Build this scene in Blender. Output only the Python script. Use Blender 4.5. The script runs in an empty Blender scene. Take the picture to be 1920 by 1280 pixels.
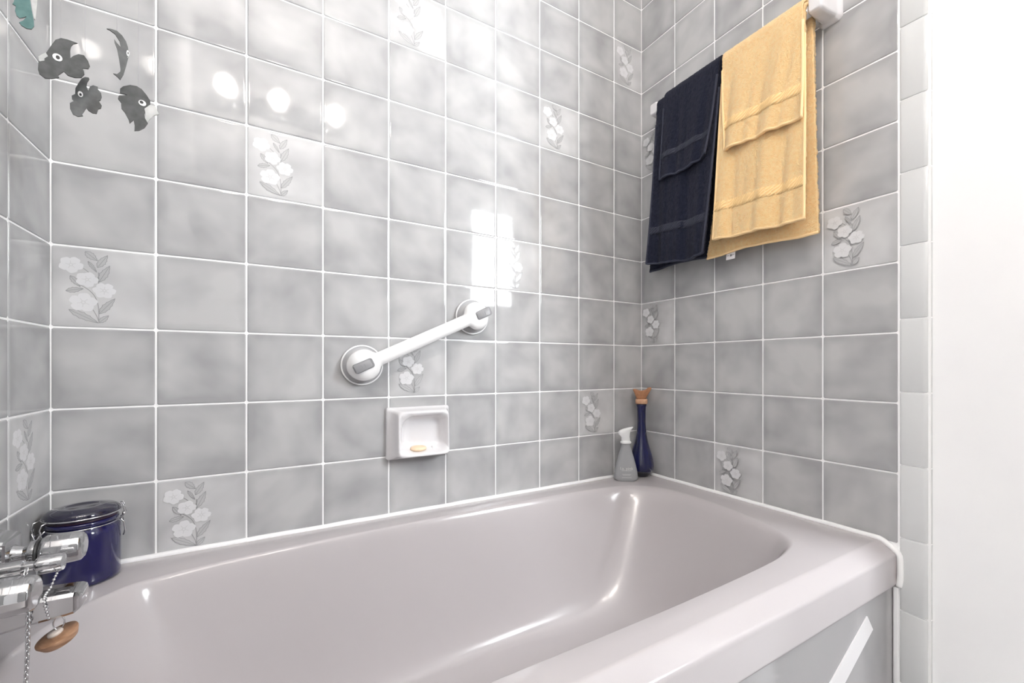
import bpy, bmesh, math, random
from mathutils import Vector, Matrix, noise

random.seed(7)
S = bpy.context.scene
C = S.collection
PI = math.pi
T = 0.152                      # wall tile module (metres)
L = 1.4962                     # length of the tub alcove
X1 = 0.1486                    # first (cut) tile column of the long wall
RIM = 0.545                    # height of the tub rim
ROW0 = 1.0                     # height of one tile joint, used as datum
CEIL = 2.90
YF = -1.95                     # wall opposite the long tiled wall
XR = 2.55

# ------------------------------------------------------------------ helpers
def new_obj(name, bm, mats, parent=None, smooth=True, loc=None):
    me = bpy.data.meshes.new(name)
    bm.normal_update()
    bm.to_mesh(me); bm.free()
    if not isinstance(mats, (list, tuple)): mats = [mats]
    for m in mats: me.materials.append(m)
    if smooth:
        for p in me.polygons: p.use_smooth = True
    o = bpy.data.objects.new(name, me); C.objects.link(o)
    if parent is not None: o.parent = parent
    if loc is not None: o.location = loc
    return o

def thing(name, label, cat, loc=(0, 0, 0), rotz=0, group=None):
    o = bpy.data.objects.new(name, None); C.objects.link(o)
    o.location = loc; o.rotation_euler = (0, 0, rotz); o.empty_display_size = 0.03
    return tag(o, label, cat, group)

def tag(o, label, cat, group=None):
    o['label'] = label; o['category'] = cat
    if group: o['group'] = group
    return o

def struct(o, label=None, cat=None):
    o['kind'] = 'structure'
    if label: o['label'] = label
    if cat: o['category'] = cat
    return o

def sharp(o, deg=35):
    """mark sharp edges by angle so smooth shading keeps creases"""
    me = o.data
    bm = bmesh.new(); bm.from_mesh(me)
    lim = math.radians(deg)
    for e in bm.edges:
        if len(e.link_faces) == 2:
            e.smooth = e.calc_face_angle(0) < lim
    bm.to_mesh(me); bm.free()
    return o

def bevel(o, w, seg=2, ang=30):
    m = o.modifiers.new('bevel', 'BEVEL'); m.width = w; m.segments = seg
    m.limit_method = 'ANGLE'; m.angle_limit = math.radians(ang); m.harden_normals = False
    return o

def subsurf(o, n=1):
    m = o.modifiers.new('sub', 'SUBSURF'); m.levels = n; m.render_levels = n
    return o

def add_box(bm, x0, x1, y0, y1, z0, z1, mi=0):
    v = [bm.verts.new(p) for p in ((x0,y0,z0),(x1,y0,z0),(x1,y1,z0),(x0,y1,z0),(x0,y0,z1),(x1,y0,z1),(x1,y1,z1),(x0,y1,z1))]
    for f in ((0,3,2,1),(4,5,6,7),(0,1,5,4),(1,2,6,5),(2,3,7,6),(3,0,4,7)):
        fc = bm.faces.new([v[i] for i in f]); fc.material_index = mi
    return v

def loft(bm, rings, closed=True, cap0=False, cap1=False, mi=0):
    R = [[bm.verts.new(p) for p in r] for r in rings]
    n = len(R[0])
    for a, b in zip(R[:-1], R[1:]):
        for i in range(n if closed else n - 1):
            j = (i + 1) % n
            f = bm.faces.new((a[i], a[j], b[j], b[i])); f.material_index = mi
    if cap0: bm.faces.new(list(reversed(R[0]))).material_index = mi
    if cap1: bm.faces.new(R[-1]).material_index = mi
    return R

def lathe(bm, prof, n=48, M=None, mi=0, cap0=True, cap1=True, sx=1.0, sy=1.0):
    """prof: list of (r, z) bottom to top"""
    rings = []
    for r, z in prof:
        ring = []
        for i in range(n):
            a = 2 * PI * i / n
            p = Vector((r * math.cos(a) * sx, r * math.sin(a) * sy, z))
            ring.append(M @ p if M is not None else p)
        rings.append(ring)
    loft(bm, rings, True, cap0, cap1, mi)

def frame(d):
    d = d.normalized()
    a = Vector((0, 0, 1)) if abs(d.z) < 0.9 else Vector((0, 1, 0))
    u = d.cross(a).normalized(); v = d.cross(u).normalized()
    return u, v

def tube(bm, pts, r, n=8, closed=False, caps=True, mi=0):
    pts = [Vector(p) for p in pts]
    N = len(pts); rings = []
    u = None
    for i, p in enumerate(pts):
        if closed: d = pts[(i + 1) % N] - pts[i - 1]
        else: d = pts[min(i + 1, N - 1)] - pts[max(i - 1, 0)]
        d.normalize()
        if u is None: u, v = frame(d)
        else:
            u = (u - d * u.dot(d)).normalized(); v = d.cross(u).normalized()
        rr = r[i] if isinstance(r, (list, tuple)) else r
        rings.append([p + (u * math.cos(2*PI*k/n) + v * math.sin(2*PI*k/n)) * rr for k in range(n)])
    if closed: rings.append(rings[0])
    if closed:
        V = [[bm.verts.new(p) for p in r_] for r_ in rings[:-1]]
        for i in range(N):
            a, b = V[i], V[(i + 1) % N]
            for k in range(n):
                f = bm.faces.new((a[k], a[(k+1) % n], b[(k+1) % n], b[k])); f.material_index = mi
    else:
        loft(bm, rings, True, caps, caps, mi)

def axis_M(origin, d):
    d = Vector(d).normalized(); u, v = frame(d)
    M = Matrix((u, v, d)).transposed().to_4x4()
    if M.determinant() < 0:
        M = Matrix((v, u, d)).transposed().to_4x4()
    M.translation = Vector(origin)
    return M

def catmull(pts, per=12, closed=True):
    out = []; n = len(pts)
    rng = range(n) if closed else range(n - 1)
    for i in rng:
        if closed: p0, p1, p2, p3 = pts[i-1], pts[i], pts[(i+1) % n], pts[(i+2) % n]
        else: p0, p1, p2, p3 = pts[max(i-1,0)], pts[i], pts[i+1], pts[min(i+2,n-1)]
        for k in range(per):
            t = k / per
            out.append(tuple(0.5*((2*b)+(-a+c)*t+(2*a-5*b+4*c-d)*t*t+(-a+3*b-3*c+d)*t**3) for a, b, c, d in zip(p0, p1, p2, p3)))
    if not closed: out.append(tuple(pts[-1]))
    return out

# ---------------------------------------------------------------- materials
def mat(name, color=(.8, .8, .8), rough=.5, metal=0., coat=0., spec=.5, trans=0., ior=1.5, sheen=0.):
    m = bpy.data.materials.new(name); m.use_nodes = True
    b = m.node_tree.nodes['Principled BSDF']
    b.inputs['Base Color'].default_value = (*color, 1)
    b.inputs['Roughness'].default_value = rough
    b.inputs['Metallic'].default_value = metal
    b.inputs['Coat Weight'].default_value = coat
    b.inputs['Coat Roughness'].default_value = .05
    b.inputs['Specular IOR Level'].default_value = spec
    b.inputs['Transmission Weight'].default_value = trans
    b.inputs['IOR'].default_value = ior
    b.inputs['Sheen Weight'].default_value = sheen
    return m

def nd(m, t, **kw):
    n = m.node_tree.nodes.new(t)
    for k, v in kw.items(): setattr(n, k, v)
    return n

def lk(m, a, b): m.node_tree.links.new(a, b)

def bsdf(m): return m.node_tree.nodes['Principled BSDF']

def mottled(name, c0, c1, scale, rough=.5, detail=3, bump=0., bscale=None, stretch=None, **kw):
    m = mat(name, c0, rough, **kw)
    tc = nd(m, 'ShaderNodeTexCoord'); nz = nd(m, 'ShaderNodeTexNoise')
    nz.inputs['Scale'].default_value = scale; nz.inputs['Detail'].default_value = detail
    src = tc.outputs['Object']
    if stretch:
        mp = nd(m, 'ShaderNodeMapping'); mp.inputs['Scale'].default_value = stretch
        lk(m, src, mp.inputs['Vector']); src = mp.outputs['Vector']
    lk(m, src, nz.inputs['Vector'])
    rp = nd(m, 'ShaderNodeValToRGB')
    rp.color_ramp.elements[0].position = .3; rp.color_ramp.elements[1].position = .7
    rp.color_ramp.elements[0].color = (*c0, 1); rp.color_ramp.elements[1].color = (*c1, 1)
    lk(m, nz.outputs['Fac'], rp.inputs['Fac']); lk(m, rp.outputs['Color'], bsdf(m).inputs['Base Color'])
    if bump:
        n2 = nd(m, 'ShaderNodeTexNoise'); n2.inputs['Scale'].default_value = bscale or scale; n2.inputs['Detail'].default_value = 2
        lk(m, src, n2.inputs['Vector'])
        bp = nd(m, 'ShaderNodeBump'); bp.inputs['Strength'].default_value = bump; bp.inputs['Distance'].default_value = .002
        lk(m, n2.outputs['Fac'], bp.inputs['Height']); lk(m, bp.outputs['Normal'], bsdf(m).inputs['Normal'])
    return m

def tile_mat(name, dark, mid, light, rough=.05, cool=(1, 1, 1)):
    """glazed tile: cloudy grey, a little darker along its rim, different on every tile"""
    m = mat(name, mid, rough, spec=.5)
    b = bsdf(m)
    uv = nd(m, 'ShaderNodeUVMap'); uv.uv_map = 'tile'
    at = nd(m, 'ShaderNodeAttribute'); at.attribute_name = 'rnd'
    geo = nd(m, 'ShaderNodeTexCoord')
    sc = nd(m, 'ShaderNodeVectorMath', operation='SCALE'); sc.inputs['Scale'].default_value = 40
    lk(m, at.outputs['Color'], sc.inputs[0])
    sxy = nd(m, 'ShaderNodeSeparateXYZ'); lk(m, at.outputs['Color'], sxy.inputs[0])
    vr = nd(m, 'ShaderNodeVectorRotate'); vr.rotation_type = 'Z_AXIS'
    vr.inputs['Center'].default_value = (.5, .5, 0)
    ml = nd(m, 'ShaderNodeMath', operation='MULTIPLY'); ml.inputs[1].default_value = 6.28
    lk(m, sxy.outputs['X'], ml.inputs[0]); lk(m, ml.outputs[0], vr.inputs['Angle'])
    lk(m, uv.outputs['UV'], vr.inputs['Vector'])
    mp = nd(m, 'ShaderNodeMapping'); mp.inputs['Scale'].default_value = (1, 1.3, 1)
    lk(m, vr.outputs['Vector'], mp.inputs['Vector'])
    ad = nd(m, 'ShaderNodeVectorMath', operation='ADD')
    lk(m, mp.outputs['Vector'], ad.inputs[0]); lk(m, sc.outputs[0], ad.inputs[1])
    n1 = nd(m, 'ShaderNodeTexNoise'); n1.inputs['Scale'].default_value = 1.5; n1.inputs['Detail'].default_value = 2.5; n1.inputs['Roughness'].default_value = .42
    n1.inputs['Distortion'].default_value = .08
    lk(m, ad.outputs[0], n1.inputs['Vector'])
    # distance to the tile's rim, disturbed by the noise
    s2 = nd(m, 'ShaderNodeSeparateXYZ'); lk(m, uv.outputs['UV'], s2.inputs[0])
    def edge(sock):
        a = nd(m, 'ShaderNodeMath', operation='SUBTRACT'); a.inputs[0].default_value = 1; lk(m, sock, a.inputs[1])
        c = nd(m, 'ShaderNodeMath', operation='MINIMUM'); lk(m, sock, c.inputs[0]); lk(m, a.outputs[0], c.inputs[1]); return c.outputs[0]
    mn = nd(m, 'ShaderNodeMath', operation='MINIMUM'); lk(m, edge(s2.outputs['X']), mn.inputs[0]); lk(m, edge(s2.outputs['Y']), mn.inputs[1])
    er = nd(m, 'ShaderNodeMapRange'); er.interpolation_type = 'SMOOTHSTEP'
    er.inputs['From Min'].default_value = 0; er.inputs['From Max'].default_value = .16
    er.inputs['To Min'].default_value = -.15; er.inputs['To Max'].default_value = 0
    lk(m, mn.outputs[0], er.inputs['Value'])
    su = nd(m, 'ShaderNodeMath', operation='ADD'); lk(m, n1.outputs['Fac'], su.inputs[0]); lk(m, er.outputs[0], su.inputs[1])
    tv = nd(m, 'ShaderNodeMath', operation='MULTIPLY_ADD'); tv.inputs[1].default_value = .10; lk(m, sxy.outputs['Y'], tv.inputs[0]); lk(m, su.outputs[0], tv.inputs[2])
    rp = nd(m, 'ShaderNodeValToRGB'); cr = rp.color_ramp
    cr.elements[0].position = .30; cr.elements[0].color = (*dark, 1)
    cr.elements[1].position = .72; cr.elements[1].color = (*light, 1)
    e = cr.elements.new(.50); e.color = (*mid, 1)
    lk(m, tv.outputs[0], rp.inputs['Fac']); lk(m, rp.outputs['Color'], b.inputs['Base Color'])
    # softly uneven glaze
    n2 = nd(m, 'ShaderNodeTexNoise'); n2.inputs['Scale'].default_value = 14; n2.inputs['Detail'].default_value = 1
    lk(m, geo.outputs['Object'], n2.inputs['Vector'])
    bp = nd(m, 'ShaderNodeBump'); bp.inputs['Strength'].default_value = .045; bp.inputs['Distance'].default_value = .004
    lk(m, n2.outputs['Fac'], bp.inputs['Height']); lk(m, bp.outputs['Normal'], b.inputs['Normal'])
    return m

M = {}
M['tile'] = tile_mat('glazed grey tile', (.355, .355, .36), (.43, .43, .434), (.505, .505, .505))
M['tile_flower'] = tile_mat('pale decorated tile', (.46, .46, .465), (.54, .54, .545), (.62, .62, .62))
M['grout'] = mat('white grout', (.95, .95, .95), .7)
M['petal'] = mat('white petals', (.71, .71, .72), .18)
M['petal_line'] = mat('petal centre grey', (.62, .62, .62), .18)
M['leaf'] = mat('leaf grey', (.49, .49, .495), .18)
M['leaf_line'] = mat('leaf outline grey', (.33, .33, .335), .18)
M['trim_tile'] = mat('pale glazed trim tile', (.67, .68, .68), .10)
M['caulk'] = mat('white sealant', (.93, .93, .93), .45)
M['plaster'] = mottled('white wall paint', (.93, .93, .935), (.95, .95, .95), 8, .6)
M['paint_grey'] = mottled('pale grey wall paint', (.46, .46, .465), (.49, .49, .495), 8, .6)
M['ceiling'] = mat('ceiling white', (.93, .93, .93), .8)
M['floor'] = mottled('pale floor vinyl', (.66, .655, .65), (.72, .71, .70), 9, .4)
M['frame_white'] = mat('white painted frame', (.88, .88, .88), .3)
M['tub'] = mottled('pinkish grey tub enamel', (.485, .456, .463), (.498, .469, .476), 3, .15, coat=.0)
M['panel'] = mottled('grey tub panel', (.30, .292, .302), (.315, .305, .316), 4, .05, coat=.6)
M['strip'] = mat('white reflection strip', (.72, .71, .72), .2)  # white colour stands in for a reflection on the tub panel
M['white_plastic'] = mat('white plastic', (.90, .90, .90), .25)
M['cup_grey'] = mat('suction cup grey', (.40, .40, .41), .35)
M['lever'] = mat('grey lever plastic', (.29, .29, .30), .35)
M['recess'] = mat('shadow gap plastic', (.25, .25, .26), .5)
M['ceramic'] = mat('white ceramic', (.74, .73, .745), .08, coat=.4)
M['soap'] = mottled('cream soap', (.82, .61, .42), (.86, .67, .48), 60, .45)
M['chrome'] = mat('polished chrome', (.54, .54, .55), .035, metal=1)
M['chrome_pale'] = mat('clear faceted acrylic over chrome', (.46, .46, .47), .08, metal=.9)
M['dark_ring'] = mat('black rubber washer', (.03, .03, .03), .4)
M['steel_wire'] = mat('steel wire', (.70, .70, .71), .18, metal=1)
M['plug'] = mottled('brown wood plug', (.30, .155, .085), (.52, .31, .19), 55, .5, stretch=(1, 1, 6))
M['plug_knob'] = mat('pale rubber knob', (.72, .64, .58), .45)
M['jar'] = mat('cobalt glazed jar', (.012, .011, .072), .07, coat=.6)
M['lid'] = mat('dark jar lid', (.010, .009, .030), .10, coat=.6)
M['seal'] = mat('dark violet lid seal', (.035, .012, .030), .35)
M['bottle'] = mat('cobalt glass', (.007, .009, .060), .05, coat=.5)
M['bottle_base'] = mat('dark liquid in base', (.003, .003, .018), .08, coat=.5)
M['cork'] = mottled('brown cork', (.30, .13, .06), (.46, .23, .12), 70, .7, bump=.3, bscale=220)
M['cork_band'] = mottled('pale cork band', (.50, .27, .16), (.62, .38, .24), 70, .7)
M['spray'] = mat('frosted plastic', (.52, .53, .55), .38, trans=.30, ior=1.3)
M['spray_head'] = mat('white spray head', (.86, .87, .87), .3)
M['print_white'] = mat('white print', (.95, .95, .95), .4)
M['print_grey'] = mat('grey print', (.25, .25, .27), .6)
M['tag_paper'] = mat('care tag cloth', (.78, .76, .78), .7)
M['door'] = mottled('dark brown added door', (.055, .042, .034), (.085, .066, .053), 14, .35, stretch=(6, 6, 1))
M['fish'] = mottled('dark grey painted fish', (.040, .043, .043), (.085, .088, .088), 90, .6)
M['fish_mid'] = mottled('mid grey painted fish', (.068, .072, .072), (.135, .14, .14), 70, .6)
M['fish_teal'] = mottled('teal painted fish', (.05, .13, .126), (.10, .21, .20), 70, .6)
M['fish_pale'] = mottled('pale painted patch', (.40, .41, .40), (.56, .56, .55), 80, .6)
M['fish_edge'] = mat('dark fish edge', (.03, .03, .03), .6)
M['eye_white'] = mat('white eye paint', (.92, .92, .92), .4)
M['black'] = mat('black paint', (.01, .01, .012), .4)
M['thread'] = mat('nylon thread', (.60, .60, .61), .4)
def terry(name, c0, c1, sheen=.3):
    m = mottled(name, c0, c1, 120, .95, detail=4, sheen=sheen, spec=.1)
    tc = [n for n in m.node_tree.nodes if n.bl_idname == 'ShaderNodeTexCoord'][0]
    v = nd(m, 'ShaderNodeTexVoronoi'); v.inputs['Scale'].default_value = 620
    n2 = nd(m, 'ShaderNodeTexNoise'); n2.inputs['Scale'].default_value = 260; n2.inputs['Detail'].default_value = 3
    ad = nd(m, 'ShaderNodeMath', operation='ADD')
    lk(m, tc.outputs['Object'], v.inputs['Vector']); lk(m, tc.outputs['Object'], n2.inputs['Vector'])
    lk(m, v.outputs['Distance'], ad.inputs[0]); lk(m, n2.outputs['Fac'], ad.inputs[1])
    bp = nd(m, 'ShaderNodeBump'); bp.inputs['Strength'].default_value = .8; bp.inputs['Distance'].default_value = .0022
    lk(m, ad.outputs[0], bp.inputs['Height']); lk(m, bp.outputs['Normal'], bsdf(m).inputs['Normal'])
    return m
M['navy'] = terry('navy terry', (.010, .012, .026), (.020, .023, .042), .06)
M['navy_hem'] = mat('navy woven hem', (.028, .032, .055), .8)
M['yellow'] = terry('yellow terry', (.95, .62, .28), (.97, .72, .38))
M['yellow_hem'] = mat('yellow woven hem', (.96, .68, .36), .8)
def weave(name, c0, c1):
    m = mat(name, c0, .85)
    tc = nd(m, 'ShaderNodeTexCoord'); w = nd(m, 'ShaderNodeTexWave')
    w.inputs['Scale'].default_value = 75; w.inputs['Distortion'].default_value = 1.5; w.bands_direction = 'DIAGONAL'
    lk(m, tc.outputs['Object'], w.inputs['Vector'])
    rp = nd(m, 'ShaderNodeValToRGB'); rp.color_ramp.elements[0].color = (*c0, 1); rp.color_ramp.elements[1].color = (*c1, 1)
    lk(m, w.outputs['Fac'], rp.inputs['Fac']); lk(m, rp.outputs['Color'], bsdf(m).inputs['Base Color'])
    bp = nd(m, 'ShaderNodeBump'); bp.inputs['Strength'].default_value = .5; bp.inputs['Distance'].default_value = .002
    lk(m, w.outputs['Fac'], bp.inputs['Height']); lk(m, bp.outputs['Normal'], bsdf(m).inputs['Normal'])
    return m
M['yellow_band'] = weave('yellow woven band', (.88, .55, .23), (.96, .70, .36))
M['navy_band'] = weave('navy woven band', (.016, .018, .034), (.035, .040, .062))

SPRAY_TEXT = "l.a. pink"
BULB, BULBW, CEILW, WINW, SKY, EXPO = 118, 1.0, 4, 38, 4, 0.60
FISH = {'big': {'loc': [0.103, -0.3, 1.3473], 'rot': 0.2659, 'out': [(-25.56, -13.71),(-22.46, -6.79),(-18.44, 1.99),(-13.48, 15.4),(-10.28, 23.22),(-5.22, 28.36),(0.38, 29.69),(5.11, 29.83),(10.37, 29.89),(6.53, 26.79),(4.16, 22.06),(3.45, 16.16),(3.68, 5.58),(6.53, 10.16),(11.33, 15.07),(16.67, 16.08),(20.6, 10.36),(22.57, 3.59),(21.09, -0.68),(15.21, -2.53),(16.67, -6.37),(17.16, -10.34),(14.23, -16.3),(7.97, -19.3),(1.32, -19.39),(-2.43, -15.71),(-7.99, -23.88),(-6.84, -26.05),(-13.48, -30.93),(-19.79, -33.27),(-24.67, -29.94),(-26.0, -24.59)], 'mouth': [(-25.78, -7.49),(-22.46, -2.78),(-19.11, 1.31),(-17.09, -2.69),(-20.23, -6.99),(-20.23, -10.34),(-24.67, -13.26)], 'eye': (-8.45, 0.05, 4.53, 4.77), 'pup': (-8.08, 0.04, 1.94, 2.59), 'string': (-5.91, 27.64)}, 'thin': {'loc': [0.1625, -0.33, 1.3641], 'rot': 0.207, 'out': [(-11.99, 25.53),(-8.8, 27.22),(-1.85, 27.78),(3.19, 24.16),(7.26, 17.87),(9.31, 10.49),(9.82, 3.73),(9.57, -3.41),(7.26, -17.12),(4.71, -29.49),(1.42, -38.29),(-1.85, -35.25),(-5.59, -32.81),(-1.85, -32.14),(1.42, -27.17),(1.67, -23.22),(0.16, -9.35),(-1.85, 3.54),(-4.34, 11.27),(-4.59, 14.94),(-1.85, 10.81),(2.18, 6.93),(0.66, 15.21),(-3.85, 22.58),(-9.3, 25.24)], 'mouth': [(8.54, -5.31),(10.08, 1.05),(11.37, 5.9),(10.34, -1.63)], 'eye': (9.05, 1.95, 1.29, 3.86), 'pup': (9.36, 1.75, 0.57, 1.75), 'string': (-1.85, 27.64)}, 'low': {'loc': [0.1156, -0.27, 1.3161], 'rot': 0.2439, 'out': [(-11.47, 8.75),(-8.59, 16.89),(-5.43, 25.19),(-1.71, 29.23),(2.04, 30.22),(2.58, 28.17),(0.43, 22.57),(-0.37, 16.07),(1.5, 10.78),(3.12, 17.65),(6.36, 21.06),(11.28, 20.98),(11.28, 17.48),(14.58, 13.52),(15.41, 7.65),(14.03, 2.37),(12.1, 0.76),(15.41, -4.83),(14.58, -9.07),(11.83, -11.39),(10.18, -18.67),(5.82, -19.69),(1.5, -17.63),(-0.37, -14.58),(-2.24, -19.95),(-4.9, -25.62),(-3.84, -27.86),(-9.11, -30.76),(-13.81, -29.27),(-16.65, -22.17),(-16.91, -14.76),(-12.77, -9.96),(-14.85, -7.84),(-15.1, -3.44),(-11.73, 0.32)], 'eye': (-6.48, 2.26, 2.64, 3.95), 'pup': (-6.38, 1.39, 1.27, 1.9), 'string': (-1.71, 29.07)}, 'br': {'loc': [0.1733, -0.31, 1.3016], 'rot': 0.1899, 'out': [(-13.65, 13.54),(-13.38, 19.66),(-10.1, 24.45),(-2.91, 29.45),(3.83, 30.83),(9.52, 28.66),(14.7, 22.36),(18.77, 15.5),(18.77, 8.51),(12.97, 2.32),(13.54, -2.09),(12.39, -6.4),(12.97, -12.36),(16.15, -18.51),(12.39, -26.47),(6.67, -32.4),(1.57, -34.63),(1.85, -26.51),(0.73, -19.3),(-3.46, -25.83),(-4.58, -20.56),(-8.45, -12.21),(-12.01, -7.58),(-12.29, -2.43),(-12.01, -0.06),(-15.55, 4.5),(-15.01, 8.47),(-13.92, 10.05),(-5.69, 13.48),(-9.55, 14.51)], 'mouth': [(12.39, 1.32),(18.18, 9.05),(24.05, 9.84),(28.5, -0.55),(22.87, -4.29),(17.6, -12.92),(15.86, -17.84),(12.97, -12.36),(13.83, -6.61)], 'eye': (10.09, 8.5, 4.15, 4.0), 'pup': (9.23, 9.15, 2.07, 2.16), 'string': (5.81, 30.54)}, 'green': {'loc': [0.049, -0.26, 1.4199], 'rot': 0.3103, 'out': [(-9.09, 4.59),(-6.14, 3.57),(-6.88, -3.2),(-5.4, -9.18),(-2.8, -11.06),(0.57, -8.45),(3.59, -4.89),(0.57, -12.51),(-3.17, -17.05),(-0.93, -20.34),(3.59, -21.74),(8.17, -19.95),(10.48, -14.79),(10.09, -6.82),(8.55, 3.95),(6.64, 20.27),(3.97, 33.12),(-0.93, 35.7),(-5.4, 25.29),(-6.51, 15.39),(-7.99, 7.57)], 'mouth': [(6.83, 29.15),(13.57, 33.49),(13.18, 18.54),(11.63, -5.31),(10.28, -3.78),(8.55, 9.8)], 'eye': (0.57, 26.27, 2.27, 2.9), 'pup': (0.95, 26.23, 0.94, 1.44), 'string': (0.57, 35.53)}}
# ------------------------------------------------------------- tiled walls
PETALS = [(.180, .770, .100, 5), (.321, .601, .094, 5), (.480, .476, .098, 6), (.289, .315, .116, 5)]
LEAVES = [((.305, .947), (.415, .845), .045), ((.415, .760), (.510, .925), .042), ((.430, .580), (.530, .795), .045),
          ((.330, .830), (.410, .700), .020), ((.172, .635), (.262, .505), .034), ((.135, .446), (.290, .485), .036),
          ((.432, .180), (.580, .385), .044), ((.160, .220), (.425, .066), .046), ((.430, .070), (.520, .165), .034)]
STEMS = [[(.262, .530), (.340, .470), (.395, .390), (.424, .270), (.430, .080)], [(.260, .760), (.330, .700), (.420, .600), (.425, .700)],
         [(.420, .590), (.440, .520), (.445, .400)], [(.375, .230), (.410, .150), (.432, .075)]]

def flower_decal(bm, P, lift):
    """P(u, v, h) -> point; petals, leaves and stems lie in the glaze of one tile"""
    def poly(pts, h, mi):
        vs = [bm.verts.new(P(u, v, h)) for u, v in pts]
        try:
            f = bm.faces.new(vs); f.material_index = mi
        except ValueError: pass
    def ribbon(pts, w, h, mi):
        n = len(pts); A = []; B = []
        for i, (u, v) in enumerate(pts):
            a = pts[max(i-1, 0)]; b = pts[min(i+1, n-1)]
            d = Vector((b[0]-a[0], b[1]-a[1]));
            if d.length < 1e-6: d = Vector((1, 0))
            d.normalize(); q = Vector((-d.y, d.x)) * w * .5
            A.append(bm.verts.new(P(u+q.x, v+q.y, h))); B.append(bm.verts.new(P(u-q.x, v-q.y, h)))
        for i in range(n-1):
            f = bm.faces.new((A[i], B[i], B[i+1], A[i+1])); f.material_index = mi
    for pts in STEMS:
        ribbon([p for p in catmull(pts, 6, False)], .007, lift, 4)
    for (a, b, w) in LEAVES:
        ax = Vector((b[0]-a[0], b[1]-a[1])); ln = ax.length; d = ax / ln; q = Vector((-d.y, d.x))
        up = []; dn = []
        K = 14
        for i in range(K+1):
            t = i / K
            ww = .82 * w * math.sin(PI * t ** .8) * (1 + .16 * (1 if i % 3 == 0 else -.4))
            c = Vector(a) + ax * t
            up.append((c.x + q.x*ww, c.y + q.y*ww)); dn.append((c.x - q.x*ww, c.y - q.y*ww))
        for i in range(K):
            vs = [bm.verts.new(P(u, v, lift)) for u, v in (up[i], dn[i], dn[i+1], up[i+1])]
            f = bm.faces.new(vs); f.material_index = 3
        ribbon(up, .006, lift*1.6, 4); ribbon(dn, .006, lift*1.6, 4)
        ribbon([(a[0]+ax.x*t/8, a[1]+ax.y*t/8) for t in range(9)], .005, lift*1.6, 4)
    for (cu, cv, r, k) in PETALS:
        N = 60; ph = cu * 20
        ring = []
        for i in range(N):
            t = 2*PI*i/N
            rr = 1.1 * r * (.72 + .28 * abs(math.cos(k * .5 * t + ph)) ** .6 + .025 * math.sin(11*t))
            ring.append((cu + rr*math.cos(t)*1.02, cv + rr*math.sin(t)*.92))
        cvx = bm.verts.new(P(cu, cv, lift*2.2)); rv = [bm.verts.new(P(u, v, lift*2.2)) for u, v in ring]
        for i in range(N):
            f = bm.faces.new((cvx, rv[i], rv[(i+1) % N])); f.material_index = 2
        for j in range(k):
            t = 2*PI*(j+.5)/k - 2*ph/k
            ribbon([(cu + r*s*math.cos(t), cv + r*s*math.sin(t)) for s in (.16, .32, .5)], .006, lift*3, 5)
        ribbon([(cu + r*.15*math.cos(2*PI*i/10), cv + r*.15*math.sin(2*PI*i/10)) for i in range(11)], .008, lift*3, 5)

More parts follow.
